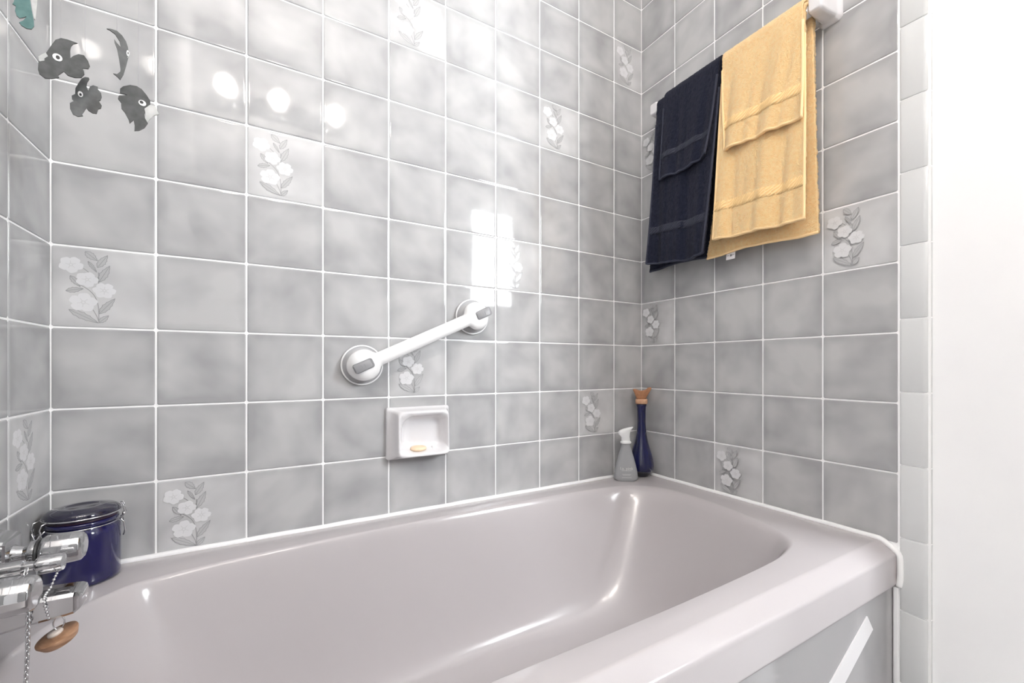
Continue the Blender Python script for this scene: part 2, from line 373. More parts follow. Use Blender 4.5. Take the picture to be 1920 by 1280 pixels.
def tile_wall(name, O, U, Nn, ucols, v0, rows, flowers, back_v0, tilts, seed, extent, mirror=False):
    """O origin, U horizontal direction, Nn outward normal; one mesh: grout bed + glazed pads + flower decals"""
    rnd = random.Random(seed)
    O, U, Nn = Vector(O), Vector(U), Vector(Nn); V = Vector((0, 0, 1))
    bm = bmesh.new(); uvl = bm.loops.layers.uv.new('tile'); cl = bm.loops.layers.float_color.new('rnd')
    G = .0016; H = .0007
    def put(u, v, h): return O + U*u + V*v + Nn*h
    e = extent
    f = bm.faces.new([bm.verts.new(put(*p)) for p in ((e[0], back_v0, -H), (e[1], back_v0, -H), (e[1], CEIL, -H), (e[0], CEIL, -H))]); f.material_index = 0
    if f.normal.dot(Nn) < 0: f.normal_flip()
    f.normal_update()
    flip = U.cross(V).dot(Nn) < 0
    decals = []
    for ci in range(len(ucols)-1):
        for r in rows:
            a0, a1 = ucols[ci]+G, ucols[ci+1]-G; b0, b1 = v0+r*T+G, min(v0+(r+1)*T-G, CEIL)
            if b1-b0 < .01: continue
            col = (rnd.random(), rnd.random(), rnd.random(), 1)
            tu, tv = tilts.get((ci, r), (rnd.uniform(-.0022, .0022), rnd.uniform(-.0022, .0022)))
            cu, cv = (a0+a1)/2, (b0+b1)/2
            fl = (ci, r) in flowers
            def Q(u, v, h): return put(u, v, h + H + (u-cu)*tu + (v-cv)*tv)
            rings = []
            for ins, h in ((0, -.0018), (.0003, -.0006), (.0012, -.0001), (.004, 0)):
                ring = []
                x0, x1, y0, y1 = a0+ins, a1-ins, b0+ins, b1-ins
                c = .0022
                for px, py in ((x0+c, y0), (x1-c, y0), (x1, y0+c), (x1, y1-c), (x1-c, y1), (x0+c, y1), (x0, y1-c), (x0, y0+c)):
                    ring.append((px, py, h))
                rings.append(ring)
            VV = [[bm.verts.new(Q(*p)) for p in ring] for ring in rings]
            fs = []
            for k in range(3):
                for i in range(8):
                    j = (i+1) % 8
                    fs.append(((VV[k][i], VV[k][j], VV[k+1][j], VV[k+1][i]), (rings[k][i], rings[k][j], rings[k+1][j], rings[k+1][i])))
            fs.append((VV[3], rings[3]))
            for vs, uvs in fs:
                vs = list(vs); uvs = list(uvs)
                if flip: vs.reverse(); uvs.reverse()
                fc = bm.faces.new(vs); fc.material_index = 6 if fl else 1
                for lp, q in zip(fc.loops, uvs):
                    lp[uvl].uv = ((q[0]-a0)/(T-2*G), (q[1]-b0)/(b1-b0)); lp[cl] = col
            if fl:
                decals.append((a1+G if mirror else a0-G, b0-G, Q))
    for (a, b, Q) in decals:
        flower_decal(bm, (lambda u, v, h, a=a, b=b, Q=Q: Q(a + (-u if mirror else u)*T, b + v*T, h)), .00012)
    o = new_obj(name, bm, [M['grout'], M['tile'], M['petal'], M['leaf'], M['leaf_line'], M['petal_line'], M['tile_flower']])
    wn = o.modifiers.new('wn', 'WEIGHTED_NORMAL'); wn.weight = 100; wn.keep_sharp = False
    return struct(o)

back_cols = [0] + [X1 + i*T for i in range(9)] + [L]
w = tile_wall('wall_back', (0, 0, 0), (1, 0, 0), (0, -1, 0), back_cols, ROW0, range(-3, 13),
          {(0,0), (2,2), (4,5), (6,1), (7,4), (9,6), (4,-1), (8,-2), (1,-3)}, 0.0,
          {(6,1): (.001, .001), (6,2): (.002, .001), (5,1): (.003, 0), (5,2): (.001, .0)}, 3, (-.002, L+.002))
w['label'] = 'long grey glazed tile wall with floral accent tiles behind the tub'
right_cols = [i*T for i in range(6)]; right_cols[5] = .7592
w = tile_wall('wall_right', (L, 0, 0), (0, -1, 0), (-1, 0, 0), right_cols, ROW0, range(-3, 13),
          {(0,0), (2,-3), (4,1), (0,4), (3,7)}, 0.0, {}, 5, (-.002, .8))
w['label'] = 'darker grey tiled end wall that carries the towels'
left_cols = [0, .155] + [.155 + i*T for i in range(1, 6)]
# seen from the tub the left wall runs away from the corner towards the viewer
w = tile_wall('wall_left', (0, 0, 0), (0, -1, 0), (1, 0, 0), left_cols, ROW0, range(-3, 13),
          {(0,-2), (3,1), (2,5)}, 0.0, {}, 8, (-.002, .92), True)
w['label'] = 'grey tiled wall behind the taps'

# plaster faces, partition core, floor, ceiling, far walls
def slab(name, b, m, label):
    bm = bmesh.new(); add_box(bm, *b); o = new_obj(name, bm, M[m], smooth=False); o['label'] = label; return struct(o)
PE = -1.02                                                   # free end of the partition that carries the towels
slab('wall_partition', (L+.009, L+.115, PE, 0.0, 0, CEIL), 'plaster', 'plain white painted wall beside the tile edging')
slab('wall_rear', (-.12, XR+.1, .004, .1, 0, CEIL), 'plaster', 'wall body behind the tiles')
slab('wall_side', (-.12, -.004, YF-.12, .004, 0, CEIL), 'plaster', 'white wall continuing past the tiled wall')
slab('wall_east', (XR, XR+.1, YF-.12, .004, 0, CEIL), 'plaster', 'white wall of the room behind the partition')
slab('floor', (-.12, XR+.1, YF-.12, .1, -.06, 0), 'floor', 'pale bathroom floor')
slab('ceiling', (-.12, XR+.1, YF-.12, .1, CEIL, CEIL+.06), 'ceiling', 'white bathroom ceiling')
WX0, WX1, WZ0, WZ1 = 1.66, 2.15, 1.38, 2.16
bm = bmesh.new()
add_box(bm, -.004, WX0, YF-.12, YF, 0, CEIL); add_box(bm, WX1, XR, YF-.12, YF, 0, CEIL)
add_box(bm, WX0, WX1, YF-.12, YF, 0, WZ0); add_box(bm, WX0, WX1, YF-.12, YF, WZ1, CEIL)
o = new_obj('wall_front', bm, M['paint_grey'], smooth=False); struct(o, 'pale grey wall with the window, behind the viewer')
bm = bmesh.new(); fw = .035
add_box(bm, WX0, WX0+fw, YF-.09, YF-.03, WZ0, WZ1); add_box(bm, WX1-fw, WX1, YF-.09, YF-.03, WZ0, WZ1)
add_box(bm, WX0+fw, WX1-fw, YF-.09, YF-.03, WZ0, WZ0+fw); add_box(bm, WX0+fw, WX1-fw, YF-.09, YF-.03, WZ1-fw, WZ1)
o = new_obj('window_1', bm, M['frame_white'], smooth=False); struct(o, 'window frame in the white wall')
bm = bmesh.new(); dx0, dx1 = .98, 1.48
add_box(bm, dx0, dx1, YF, YF+.03, .004, 2.0)  # unseen door, added so chrome and tub panel mirror something dark
for a_, b_ in ((.15, .85), (1.0, 1.85)): add_box(bm, dx0+.09, dx1-.09, YF+.03, YF+.038, a_, b_)
o = new_obj('added_door', bm, M['door'], smooth=False); bevel(o, .004, 2); struct(o, 'dark brown added door behind the viewer, put in for dark reflections')
bm = bmesh.new(); tube(bm, [(dx1-.045, YF+.03, 1.0), (dx1-.045, YF+.07, 1.0), (dx1-.055, YF+.078, 1.0), (dx1-.15, YF+.078, 1.0)], .009, 12)
new_obj('added_door_handle', bm, M['chrome'], o)
gm = bpy.data.materials.new('window glass'); gm.use_nodes = True
nt = gm.node_tree; nt.nodes.remove(nt.nodes['Principled BSDF'])
tr = nt.nodes.new('ShaderNodeBsdfTransparent'); gl = nt.nodes.new('ShaderNodeBsdfGlossy'); gl.inputs['Roughness'].default_value = .02
mx = nt.nodes.new('ShaderNodeMixShader'); mx.inputs[0].default_value = .06
nt.links.new(tr.outputs[0], mx.inputs[1]); nt.links.new(gl.outputs[0], mx.inputs[2]); nt.links.new(mx.outputs[0], nt.nodes['Material Output'].inputs['Surface'])
bm = bmesh.new(); add_box(bm, WX0+fw-.004, WX1-fw+.004, YF-.064, YF-.060, WZ0+fw-.004, WZ1-fw+.004)
new_obj('pane', bm, gm, bpy.data.objects['window_1'], smooth=False)

# bullnose edging tiles at the open edge of the end wall
bm = bmesh.new()
for k in range(-7, 13):
    za, zb = 1.0282 + .156*k + .0012, 1.0282 + .156*(k+1) - .0012
    za = max(za, .002); zb = min(zb, CEIL-.002)
    if zb - za < .01: continue
    prof = [(.009, -.7612), (.001, -.7612), (-.0006, -.7622), (-.0014, -.7645), (-.0016, -.775), (-.0016, -.7985)]
    for i in range(1, 9):
        a = PI/2 * i/8
        prof.append((-.0016 + .0104*(1-math.cos(a)), -.7985 - .0145*math.sin(a)))
    prof.append((.0090, -.8130))
    rings = []
    for z, ins in ((za, .0012), (za+.0004, .0005), (za+.0016, 0), (zb-.0016, 0), (zb-.0004, .0005), (zb, .0012)):
        rings.append([(L + x + ins, y, z) for x, y in prof])
    loft(bm, rings, False)
    bm.faces.new([bm.verts.new(p) for p in rings[0]]); bm.faces.new([bm.verts.new(p) for p in reversed(rings[-1])])
bm2 = bm; bmesh.ops.remove_doubles(bm2, verts=bm2.verts, dist=1e-6); bmesh.ops.recalc_face_normals(bm2, faces=bm2.faces)
for fz in (0,):
    add_box(bm2, L+.0012, L+.009, -.8120, -.7600, 0, CEIL, 1)
o = new_obj('trim_1', bm2, [M['trim_tile'], M['grout']]); sharp(o, 50); struct(o, 'column of pale bullnose edging tiles')

# ---------------------------------------------------------------------- tub
OPEN = [(1.412,-.27),(1.405,-.38),(1.389,-.477),(1.360,-.576),(1.322,-.628),(1.264,-.653),(1.168,-.667),(.92,-.674),(.63,-.673),(.40,-.666),(.20,-.640),(.10,-.580),(.055,-.49),
        (.040,-.40),(.042,-.30),(.064,-.212),(.105,-.150),(.172,-.110),(.396,-.084),(.794,-.074),(1.10,-.077),(1.28,-.096),(1.36,-.132),(1.40,-.19)]
FLOORO = [(1.14,-.37),(1.125,-.43),(1.08,-.485),(1.01,-.525),(.94,-.55),(.85,-.565),(.70,-.575),(.52,-.57),(.36,-.555),(.24,-.52),(.19,-.46),(.175,-.37),
          (.19,-.29),(.24,-.235),(.36,-.205),(.52,-.19),(.70,-.185),(.85,-.190),(.94,-.203),(1.01,-.225),(1.08,-.262),(1.125,-.312)]
def by_angle(pts, cx, cy, N):
    dense = catmull(pts, 40)
    an = sorted(((math.atan2(y-cy, x-cx) % (2*PI)), x, y) for x, y in dense)
    out = []
    import bisect
    keys = [a[0] for a in an]
    for i in range(N):
        t = angles[i]
        j = bisect.bisect(keys, t) % len(an); k = j-1
        a0, a1 = an[k][0], an[j][0]
        da = (a1-a0) % (2*PI) or 1e-9; s = ((t-a0) % (2*PI))/da
        out.append((an[k][1]+(an[j][1]-an[k][1])*s, an[k][2]+(an[j][2]-an[k][2])*s))
    return out
NA = 288; CX, CY = .72, -.378
# angles spaced evenly along a stretched ellipse, so the long sides get enough points
angles = [math.atan2(.378*math.sin(2*PI*i/NA), .72*math.cos(2*PI*i/NA)) % (2*PI) for i in range(NA)]
angles.sort()
op = by_angle(OPEN, CX, CY, NA); fo = by_angle(FLOORO, CX, CY, NA)
x0, x1, y0, y1 = .0025, L-.0025, -.722, -.0025
outer = []
for t in angles:
    c, s = math.cos(t), math.sin(t)
    k = min(((x1-CX)/c if c > 0 else (x0-CX)/c) if abs(c) > 1e-9 else 9, ((y1-CY)/s if s > 0 else (y0-CY)/s) if abs(s) > 1e-9 else 9)
    outer.append((CX+c*k, CY+s*k))
corner_pts = [(x1, y0), (x1, y1), (x0, y1), (x0, y0)]
for cpt in corner_pts:                                        # snap the nearest sample to each outer corner
    i = min(range(NA), key=lambda q: (outer[q][0]-cpt[0])**2+(outer[q][1]-cpt[1])**2); outer[i] = cpt
tub = thing('bathtub', 'pinkish grey built-in bathtub along the long tiled wall', 'bathtub', (0, 0, 0))
bm = bmesh.new()
prof = [(0, 0), (.012, -.0004), (.03, -.0022), (.05, -.006), (.075, -.0125), (.105, -.024), (.14, -.041), (.20, -.070), (.30, -.118), (.40, -.165), (.49, -.206),
        (.57, -.240), (.65, -.268), (.735, -.292), (.83, -.308), (.92, -.3165), (1.0, -.319)]
rings = [[(x, y, RIM-.0) for x, y in outer]]
rings += [[(o_[0]+(p[0]-o_[0])*.5, o_[1]+(p[1]-o_[1])*.5, RIM) for o_, p in zip(outer, op)]]
for a, z in prof:
    rings.append([(p[0]+(f_[0]-p[0])*a, p[1]+(f_[1]-p[1])*a, RIM+z) for p, f_ in zip(op, fo)])
for s, z in ((.75, -.3215), (.5, -.323), (.25, -.324)):
    rings.append([(CX-.06+(f_[0]-CX+.06)*s, CY+(f_[1]-CY)*s, RIM+z) for f_ in fo])
R = loft(bm, rings)
cv = bm.verts.new((CX-.06, CY, RIM-.3245))
for i in range(NA): bm.faces.new((R[-1][i], R[-1][(i+1) % NA], cv))
# rolled front edge: bevel, fascia and its underside
fr = sorted([v for v in R[0] if abs(v.co.y-y0) < 1e-6], key=lambda v: v.co.x)
lip = [(-.7240, -.0002), (-.7270, -.0014), (-.7295, -.0030), (-.7310, -.0040), (-.7510, -.0180), (-.7525, -.0191), (-.7545, -.0208), (-.7560, -.0230), (-.7568, -.0255), (-.7570, -.0280), (-.757, -.083), (-.757, -.085), (-.7560, -.0885), (-.7535, -.0900), (-.746, -.0900)]
prev = fr
for (y, z) in lip:
    cur = [bm.verts.new((v.co.x, y, RIM+z)) for v in fr]
    for i in range(len(fr)-1): bm.faces.new((prev[i], cur[i], cur[i+1], prev[i+1]))
    prev = cur
# thin skirt behind the rim where it meets the walls
bmesh.ops.recalc_face_normals(bm, faces=bm.faces)
if sum(f.normal.z for f in bm.faces if abs(f.calc_center_median().z-RIM) < 1e-4) < 0:
    bmesh.ops.reverse_faces(bm, faces=bm.faces)
ob = new_obj('basin', bm, M['tub'], tub); sharp(ob, 60)
# drain and overflow
bm = bmesh.new(); lathe(bm, [(.0, .0), (.030, .0), (.033, .002), (.031, .004), (.022, .0035), (.019, -.004), (.0, -.006)], 40, axis_M((.285, -.378, RIM-.3215), (0, 0, 1)))
new_obj('drain', bm, M['chrome'], tub)

# tub front panel and a slanted reflection on it, modelled as a white strip
bm = bmesh.new(); add_box(bm, .003, L-.003, -.7500, -.742, 0.0, RIM-.0895)
pn = new_obj('front_panel', bm, M['panel'], tub, smooth=False); pn['label'] = 'glossy grey front panel'
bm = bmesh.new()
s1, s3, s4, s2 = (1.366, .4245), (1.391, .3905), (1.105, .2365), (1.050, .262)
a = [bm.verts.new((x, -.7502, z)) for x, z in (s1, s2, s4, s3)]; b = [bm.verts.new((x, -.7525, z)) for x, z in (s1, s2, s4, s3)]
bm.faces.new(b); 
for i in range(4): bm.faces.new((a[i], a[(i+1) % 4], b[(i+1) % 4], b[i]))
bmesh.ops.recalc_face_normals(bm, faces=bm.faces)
o = new_obj('strip', bm, M['strip'], pn, smooth=False); o['label'] = 'white slanted reflection on the grey panel, built as a thin strip'

# sealant beads
bm = bmesh.new()
zc = RIM+.0015
path = [(.003, -.757, zc-.03), (.003, -.60, zc), (.003, -.30, zc), (.004, -.012, zc), (.012, -.004, zc)]
path += [(x, -.0035, zc + .0006*math.sin(x*40)) for x in [i*.06+.03 for i in range(24)]]
path += [(L-.012, -.004, zc), (L-.004, -.012, zc)] + [(L-.0035, -.03-i*.05, zc + .0004*math.sin(i*2.2)) for i in range(14)]
path += [(L-.003, -.715, zc), (L-.003, -.728, zc-.001), (L-.003, -.742, zc-.008), (L-.003, -.754, zc-.017), (L-.002, -.761, zc-.026), (L-.002, -.7625, zc-.045), (L-.002, -.7625, zc-.075), (L-.002, -.760, zc-.092)]
tube(bm, catmull(path, 3, False), .0062, 10)
o = new_obj('trim_2', bm, M['caulk']); struct(o, 'white sealant bead around the tub rim')
bm = bmesh.new(); add_box(bm, L-.006, L-.0005, -.7605, -.7508, .0, RIM-.093)
o = new_obj('trim_3', bm, M['caulk'], smooth=False); bevel(o, .002, 2); struct(o, 'white sealant strip at the end of the tub panel')

# ------------------------------------------------------------------- towels
RX, RZ = .062, 1.768          # rail: distance from the wall, height
def make_towel(name, label, key, r0, th, zf, zb, yfl, yfr, ybl, ybr, db, seed, bands, waves, group=None, zslope=0., curl=None, bside=True):
    """draped towel. y limits are functions of t (0 at the rail, 1 at the hem)"""
    root = thing(name, label, 'towel', (L-RX, (yfl(0)+yfr(0))/2, RZ), 0, group)
    oy = root.location.y
    rc = r0 + th/2
    rnd = random.Random(seed); ph = [rnd.uniform(0, 6) for _ in range(4)]
    lf, lb = RZ-zf, RZ-zb
    def wave(y, t):
        a = 0
        for i, (amp, k) in enumerate(waves): a += amp*math.sin(k*y*(1+.1*t) + ph[i] + .8*t)
        return a
    def front(u, t):              # u across 0..1 (left to right), t 0..1 down the front; local coordinates of the centre sheet
        y = yfl(t) + (yfr(t)-yfl(t))*u
        g = t**1.2
        d = RX + rc + .012*g*.6 + wave(y, t)*(.15+.85*g) * (.3+.7*min(1, t*3))
        z = RZ - t*(lf + zslope*(u-.5))
        if curl:
            d += curl[0]*max(0, (u-curl[1]))**2 * t**3; z += curl[2]*max(0, (u-curl[1]))**2*t**4
        return Vector((-(d-RX), y-oy, z-RZ))
    def back(u, t):
        y = ybl(t) + (ybr(t)-ybl(t))*u
        d = RX - rc + (db-(RX-rc))*t + .35*wave(y*1.1+1, t)*t
        return Vector((-(d-RX), y-oy, -t*lb + .004*math.sin(y*21+seed)*t))
    NU = 110; step = .0034
    nb, na, nf = int(lb/step), 10, int(lf/step)
    rows = []
    for i in range(nb): rows.append([back(j/NU, 1-i/nb) for j in range(NU+1)])
    for i in range(na+1):
        a = PI*i/na
        row = []
        for j in range(NU+1):
            u = j/NU; yb, yf = ybl(0)+(ybr(0)-ybl(0))*u, yfl(0)+(yfr(0)-yfl(0))*u
            y = yb+(yf-yb)*i/na
            row.append(Vector((math.cos(a)*rc, y-oy, math.sin(a)*rc)))
        rows.append(row)
    for i in range(1, nf+1): rows.append([front(j/NU, i/nf) for j in range(NU+1)])
    # pile: tiny disorder of the sheet
    nr = len(rows)
    for i, row in enumerate(rows):
        for j, p in enumerate(row):
            if 0 < i < nr-1:
                n_ = noise.noise(Vector((p.x*90+seed, p.y*170, p.z*170)))*.0010 + rnd.uniform(-.0006, .0006)
                p.x += n_
            if j in (0, NU): p.y += rnd.uniform(-.0009, .0009)
    bm = bmesh.new()
    loft(bm, rows, False)
    bmesh.ops.recalc_face_normals(bm, faces=bm.faces)
    o = new_obj('cloth', bm, M[key], root)
    sd = o.modifiers.new('thick', 'SOLIDIFY'); sd.thickness = th; sd.offset = 0
    hh = th*.5 + .0012
    # hem: rounded binding along both sides and the lower edge of the front
    bm = bmesh.new()
    K = 60
    pts = [front(0.0, .12 + .88*i/K) for i in range(K)] + [front(i/K, 1) for i in range(K+1)] + [front(1.0, 1-.88*(i+1)/K) for i in range(K)]
    tube(bm, [(p.x-th*.30, p.y, p.z) for p in pts], .0034, 8)
    tube(bm, [tuple(front(i/K, 1)+Vector((th*.35, 0, .001))) for i in range(K+1)], .0034, 8)
    new_obj('hem', bm, M[key+'_hem'], root)
    if bside:
        bm = bmesh.new()
        tube(bm, [back(i/K, 1)+Vector((-th*.3, 0, 0)) for i in range(K+1)], .0036, 8)
        tube(bm, [back(i/K, 1)+Vector((th*.3, 0, .002)) for i in range(K+1)], .0034, 8)
        new_obj('back_hem', bm, M[key+'_hem'], root)
    for (t0, t1) in bands:
        bm = bmesh.new()
        rr = []
        for k, (tt, off) in enumerate(((t0, -.0003), (t0, 1.0), (t0+(t1-t0)*.3, .75), (t0+(t1-t0)*.5, 1.1), (t0+(t1-t0)*.7, .75), (t1, 1.0), (t1, -.0003))):
            rr.append([front(.004+.992*j/70, tt) + Vector((-hh*.72-(.0016*off), 0, 0)) for j in range(71)])
        loft(bm, rr, False); bmesh.ops.recalc_face_normals(bm, faces=bm.faces)
        new_obj('woven_band', bm, M[key+'_band'], root)
    return root, front, back
lin = lambda a, b: (lambda t: a + (b-a)*t)
W1 = [(.0055, 50), (.0030, 95), (.0014, 170)]
W2 = [(.0050, 62), (.0030, 118), (.0012, 190)]
yb, f_, bk = make_towel('yellow_bath_towel', 'large yellow terry towel on the rail under the small yellow one', 'yellow', .0124, .0100, 1.277, 1.247,
    lin(-.392, -.368), lin(-.607, -.611), lin(-.392, -.318), lin(-.607, -.622), .048, 11, [(.795, .845)], W1, 'towels over the rail', .010)
lp = bk(.24, 1)
bm = bmesh.new(); add_box(bm, -.0008, .0008, -.0135, .0135, -.020, .002)
o = new_obj('care_tag', bm, M['tag_paper'], yb, smooth=False, loc=lp + Vector((.002, 0, -.001))); o.rotation_euler = (0, .12, 0); o['label'] = 'small white care tag'
bm = bmesh.new()
add_box(bm, -.0011, -.0007, -.004, .002, -.012, -.006)
for yy in (-.011, .005): add_box(bm, -.0011, -.0007, yy, yy+.006, -.0095, -.008)
new_obj('print', bm, M['print_grey'], o, smooth=False)
make_towel('yellow_hand_towel', 'small yellow terry hand towel draped over the large yellow towel', 'yellow', .0240, .0070, 1.513, 1.60,
    lin(-.396, -.401), lin(-.607, -.608), lin(-.398, -.400), lin(-.606, -.606), .034, 23, [(.69, .78)], W2, 'towels over the rail', .008, bside=False)
make_towel('navy_bath_towel', 'large navy blue terry towel on the rail beside the yellow one', 'navy', .0135, .0100, 1.250, 1.256,
    lin(-.153, -.118), lin(-.386, -.338), lin(-.152, -.072), lin(-.386, -.372), .028, 31, [(.770, .815)], W1, 'towels over the rail', .026, curl=(.05, .6, .10))
make_towel('navy_hand_towel', 'small navy blue hand towel draped over the large navy towel', 'navy', .0240, .0070, 1.516, 1.60,
    lin(-.190, -.172), lin(-.384, -.350), lin(-.195, -.190), lin(-.384, -.380), .034, 47, [(.69, .76)], W2, 'towels over the rail', .006, curl=(.07, .6, .10), bside=False)

# ceramic towel rail
rail = thing('towel_rail', 'white ceramic towel rail on the darker tiled end wall, holding four towels', 'towel rail', (L, -.37, RZ))
def bracket(y):
    bm = bmesh.new()
    rr = []
    for d, hw, z0_, z1_ in ((0, .0255, -.020, .055), (.004, .0255, -.020, .055), (.008, .0235, -.018, .053), (.014, .019, -.014, .046), (.050, .0165, -.017, .024), (.074, .0155, -.017, .022), (.080, .0135, -.014, .019)):
        ring = []
        c = hw*.28
        for yy, zz in ((-hw+c, z0_), (hw-c, z0_), (hw, z0_+c), (hw, z1_-c), (hw-c, z1_), (-hw+c, z1_), (-hw, z1_-c), (-hw, z0_+c)):
            ring.append((-d, y+.37+yy, zz))
        rr.append(ring)
    loft(bm, rr, True, False, True); bmesh.ops.recalc_face_normals(bm, faces=bm.faces)
    o = new_obj('bracket', bm, M['ceramic'], rail); bevel(o, .002, 2, 25); sharp(o, 40)
bracket(-.132); bracket(-.6275)
bm = bmesh.new(); tube(bm, [(-RX, y+.37, 0) for y in (-.132, -.25, -.45, -.6275)], .012, 20)
new_obj('rail', bm, M['ceramic'], rail)

# ----------------------------------------------------------------- grab bar
GA, GB = Vector((.539, 0, .930)), Vector((.832, 0, 1.066))
gu = (GB-GA); GL = gu.length; gu.normalize(); gw = Vector((-gu.z, 0, gu.x)); gn = Vector((0, -1, 0))
gb = thing('grab_bar', 'white suction grab bar slanting across the tiled wall', 'grab bar', GA)
def GP(u, w_, h): return gu*u + gw*w_ + gn*h
bm = bmesh.new(); rr = []
def sm(a, b, x):
    x = max(0, min(1, (x-a)/(b-a))); return x*x*(3-2*x)
Rd = .0385; NU = 96
us = [-Rd + .0002 + (GL+2*Rd-.0004)*(.5-.5*math.cos(PI*i/NU)) for i in range(NU+1)]
for u in us:
    q = min(u, GL-u)                       # distance from the nearer dome's centre (negative outside)
    k = sm(-.002, .050, q)
    circ = math.sqrt(max(1e-8, Rd*Rd - q*q)) if q < Rd else 0
    wv = max(circ*(1-sm(.022, .058, q)), .0168) if q > 0 else circ
    e = math.sqrt(max(0.0, 1-(min(q, 0)/Rd)**2))
    top = .054*k*0 + (.018 + .036*e)*(1-k) + .0575*k
    bot = .010*(1-k) + .0260*k
    if q < -.02: bot = .010 + .002*(1-e)
    c, h = (top+bot)/2, max((top-bot)/2, .003)
    ring = []
    for i in range(32):
        a = 2*PI*i/32; ca, sa = math.cos(a), math.sin(a)
        pw = 1-.25*(1-k)
        ring.append(GP(u, wv*math.copysign(abs(ca)**pw, ca), c + h*math.copysign(abs(sa)**pw, sa)))
    rr.append(ring)
loft(bm, rr, True, True, True); bmesh.ops.recalc_face_normals(bm, faces=bm.faces)
o = new_obj('handle', bm, M['white_plastic'], gb); subsurf(o, 1)
for cu in (0, GL):
    bm = bmesh.new(); lathe(bm, [(.0, .0012), (.049, .0012), (.0490, .006), (.046, .0085), (.0445, .008), (.041, .011), (.036, .014), (.0, .014)], 64, axis_M(GP(cu, 0, 0), gn))
    cup = new_obj('suction_cup', bm, M['cup_grey'], gb); sharp(cup, 40); cup['label'] = 'grey suction cup'
    bm = bmesh.new(); tube(bm, [GP(cu, 0, .0066) + (gu*math.cos(2*PI*i/72)+gw*math.sin(2*PI*i/72))*.0475 for i in range(72)], .0022, 8, closed=True)
    rg = new_obj('rim', bm, M['white_plastic'], cup); rg['label'] = 'white rim ring'
for cu, du in ((0, -.005), (GL, .015)):
    def rr_rect(hu, hw, r, h, uo=0):
        out = []
        for sx_, sy_, a0 in ((1, 1, 0), (-1, 1, PI/2), (-1, -1, PI), (1, -1, 1.5*PI)):
            for i in range(5):
                a = a0 + PI/2*i/4
                out.append(GP(cu+du+uo + sx_*(hu-r) + r*math.cos(a), sy_*(hw-r) + r*math.sin(a), h))
        return out
    bm = bmesh.new(); loft(bm, [rr_rect(.0235, .0118, .006, .046), rr_rect(.0235, .0118, .006, .0553)], True, False, True); bmesh.ops.recalc_face_normals(bm, faces=bm.faces)
    o = new_obj('lever_recess', bm, M['recess'], gb); sharp(o, 40); o['label'] = 'dark gap around the lever'
    bm = bmesh.new(); s_ = -.0025
    loft(bm, [rr_rect(.0205, .0102, .004, .047, s_), rr_rect(.0205, .0102, .004, .0570, s_), rr_rect(.0190, .0088, .004, .0585, s_)], True, False, True)
    for k in range(3):
        tube(bm, [GP(cu+du+s_-.012+k*.007 + .003*math.cos(a), .006*math.sin(a), .0586) for a in [(-1+.25*i) for i in range(9)]], .0005, 6)
    bmesh.ops.recalc_face_normals(bm, faces=bm.faces)
    o = new_obj('release_lever', bm, M['lever'], gb); sharp(o, 40); o['label'] = 'grey release lever'

# ---------------------------------------------------------------- soap dish
sd = thing('soap_dish', 'white ceramic soap dish set into the long tiled wall below the grab bar', 'soap dish', (.679, 0, .755))
bm = bmesh.new()
def rrect(x0, x1, z0, z1, r, y, n=8, rl=None):
    out = []
    for cx, cz, a0, rr_ in ((x1-r, z1-r, 0, r), (x0+(rl or r), z1-(rl or r), PI/2, rl or r), (x0+(rl or r), z0+(rl or r), PI, rl or r), (x1-r, z0+r, 1.5*PI, r)):
        for i in range(n+1):
            a = a0 + PI/2*i/n
            out.append(Vector((cx+rr_*math.cos(a), y, cz+rr_*math.sin(a))))
    return out
def lipout(ring, amt, zlo=-.035):
    for p in ring:
        if p.z < zlo: p.y -= amt*min(1, (zlo-p.z)/.015)
        if p.z > .040: p.y -= amt*.35
    return ring
rings = [rrect(-.083, .083, -.067, .067, .006, 0), rrect(-.083, .083, -.067, .067, .006, -.008), rrect(-.081, .081, -.065, .065, .006, -.0115),
         rrect(-.068, .076, -.060, .062, .010, -.016), lipout(rrect(-.062, .0715, -.058, .058, .012, -.036), .014), lipout(rrect(-.0595, .0690, -.0555, .0555, .014, -.0405), .014),
         lipout(rrect(-.0555, .0655, -.0515, .0500, .018, -.0405, rl=.030), .012), lipout(rrect(-.0530, .0630, -.0480, .0465, .020, -.0365, rl=.034), .010), rrect(-.048, .058, -.042, .042, .022, -.020, rl=.034),
         rrect(-.042, .052, -.036, .037, .024, -.011, rl=.034), rrect(-.028, .038, -.022, .024, .020, -.0085, rl=.022)]
loft(bm, rings, True, False, True); bmesh.ops.recalc_face_normals(bm, faces=bm.faces)
o = new_obj('dish', bm, M['ceramic'], sd); subsurf(o, 1)
bm = bmesh.new()
for x in (-.012, .010, .032):
    tube(bm, [(x, -.0470, -.0515), (x, -.040, -.0500), (x, -.028, -.0455), (x, -.018, -.0405)], .0024, 8)
new_obj('rib', bm, M['ceramic'], sd)
bm = bmesh.new()
lathe(bm, [(.0, -.0052), (.016, -.0050), (.0205, -.0025), (.0212, .0), (.0195, .0028), (.013, .0048), (.0, .0052)], 40, None, 0, False, False, 1.0, .62)
so = new_obj('soap', bm, M['soap'], loc=(.672, -.030, .7160)); so.rotation_euler = (.30, 0, 0)
tag(so, 'small oval cream coloured soap bar lying in the white dish', 'soap')

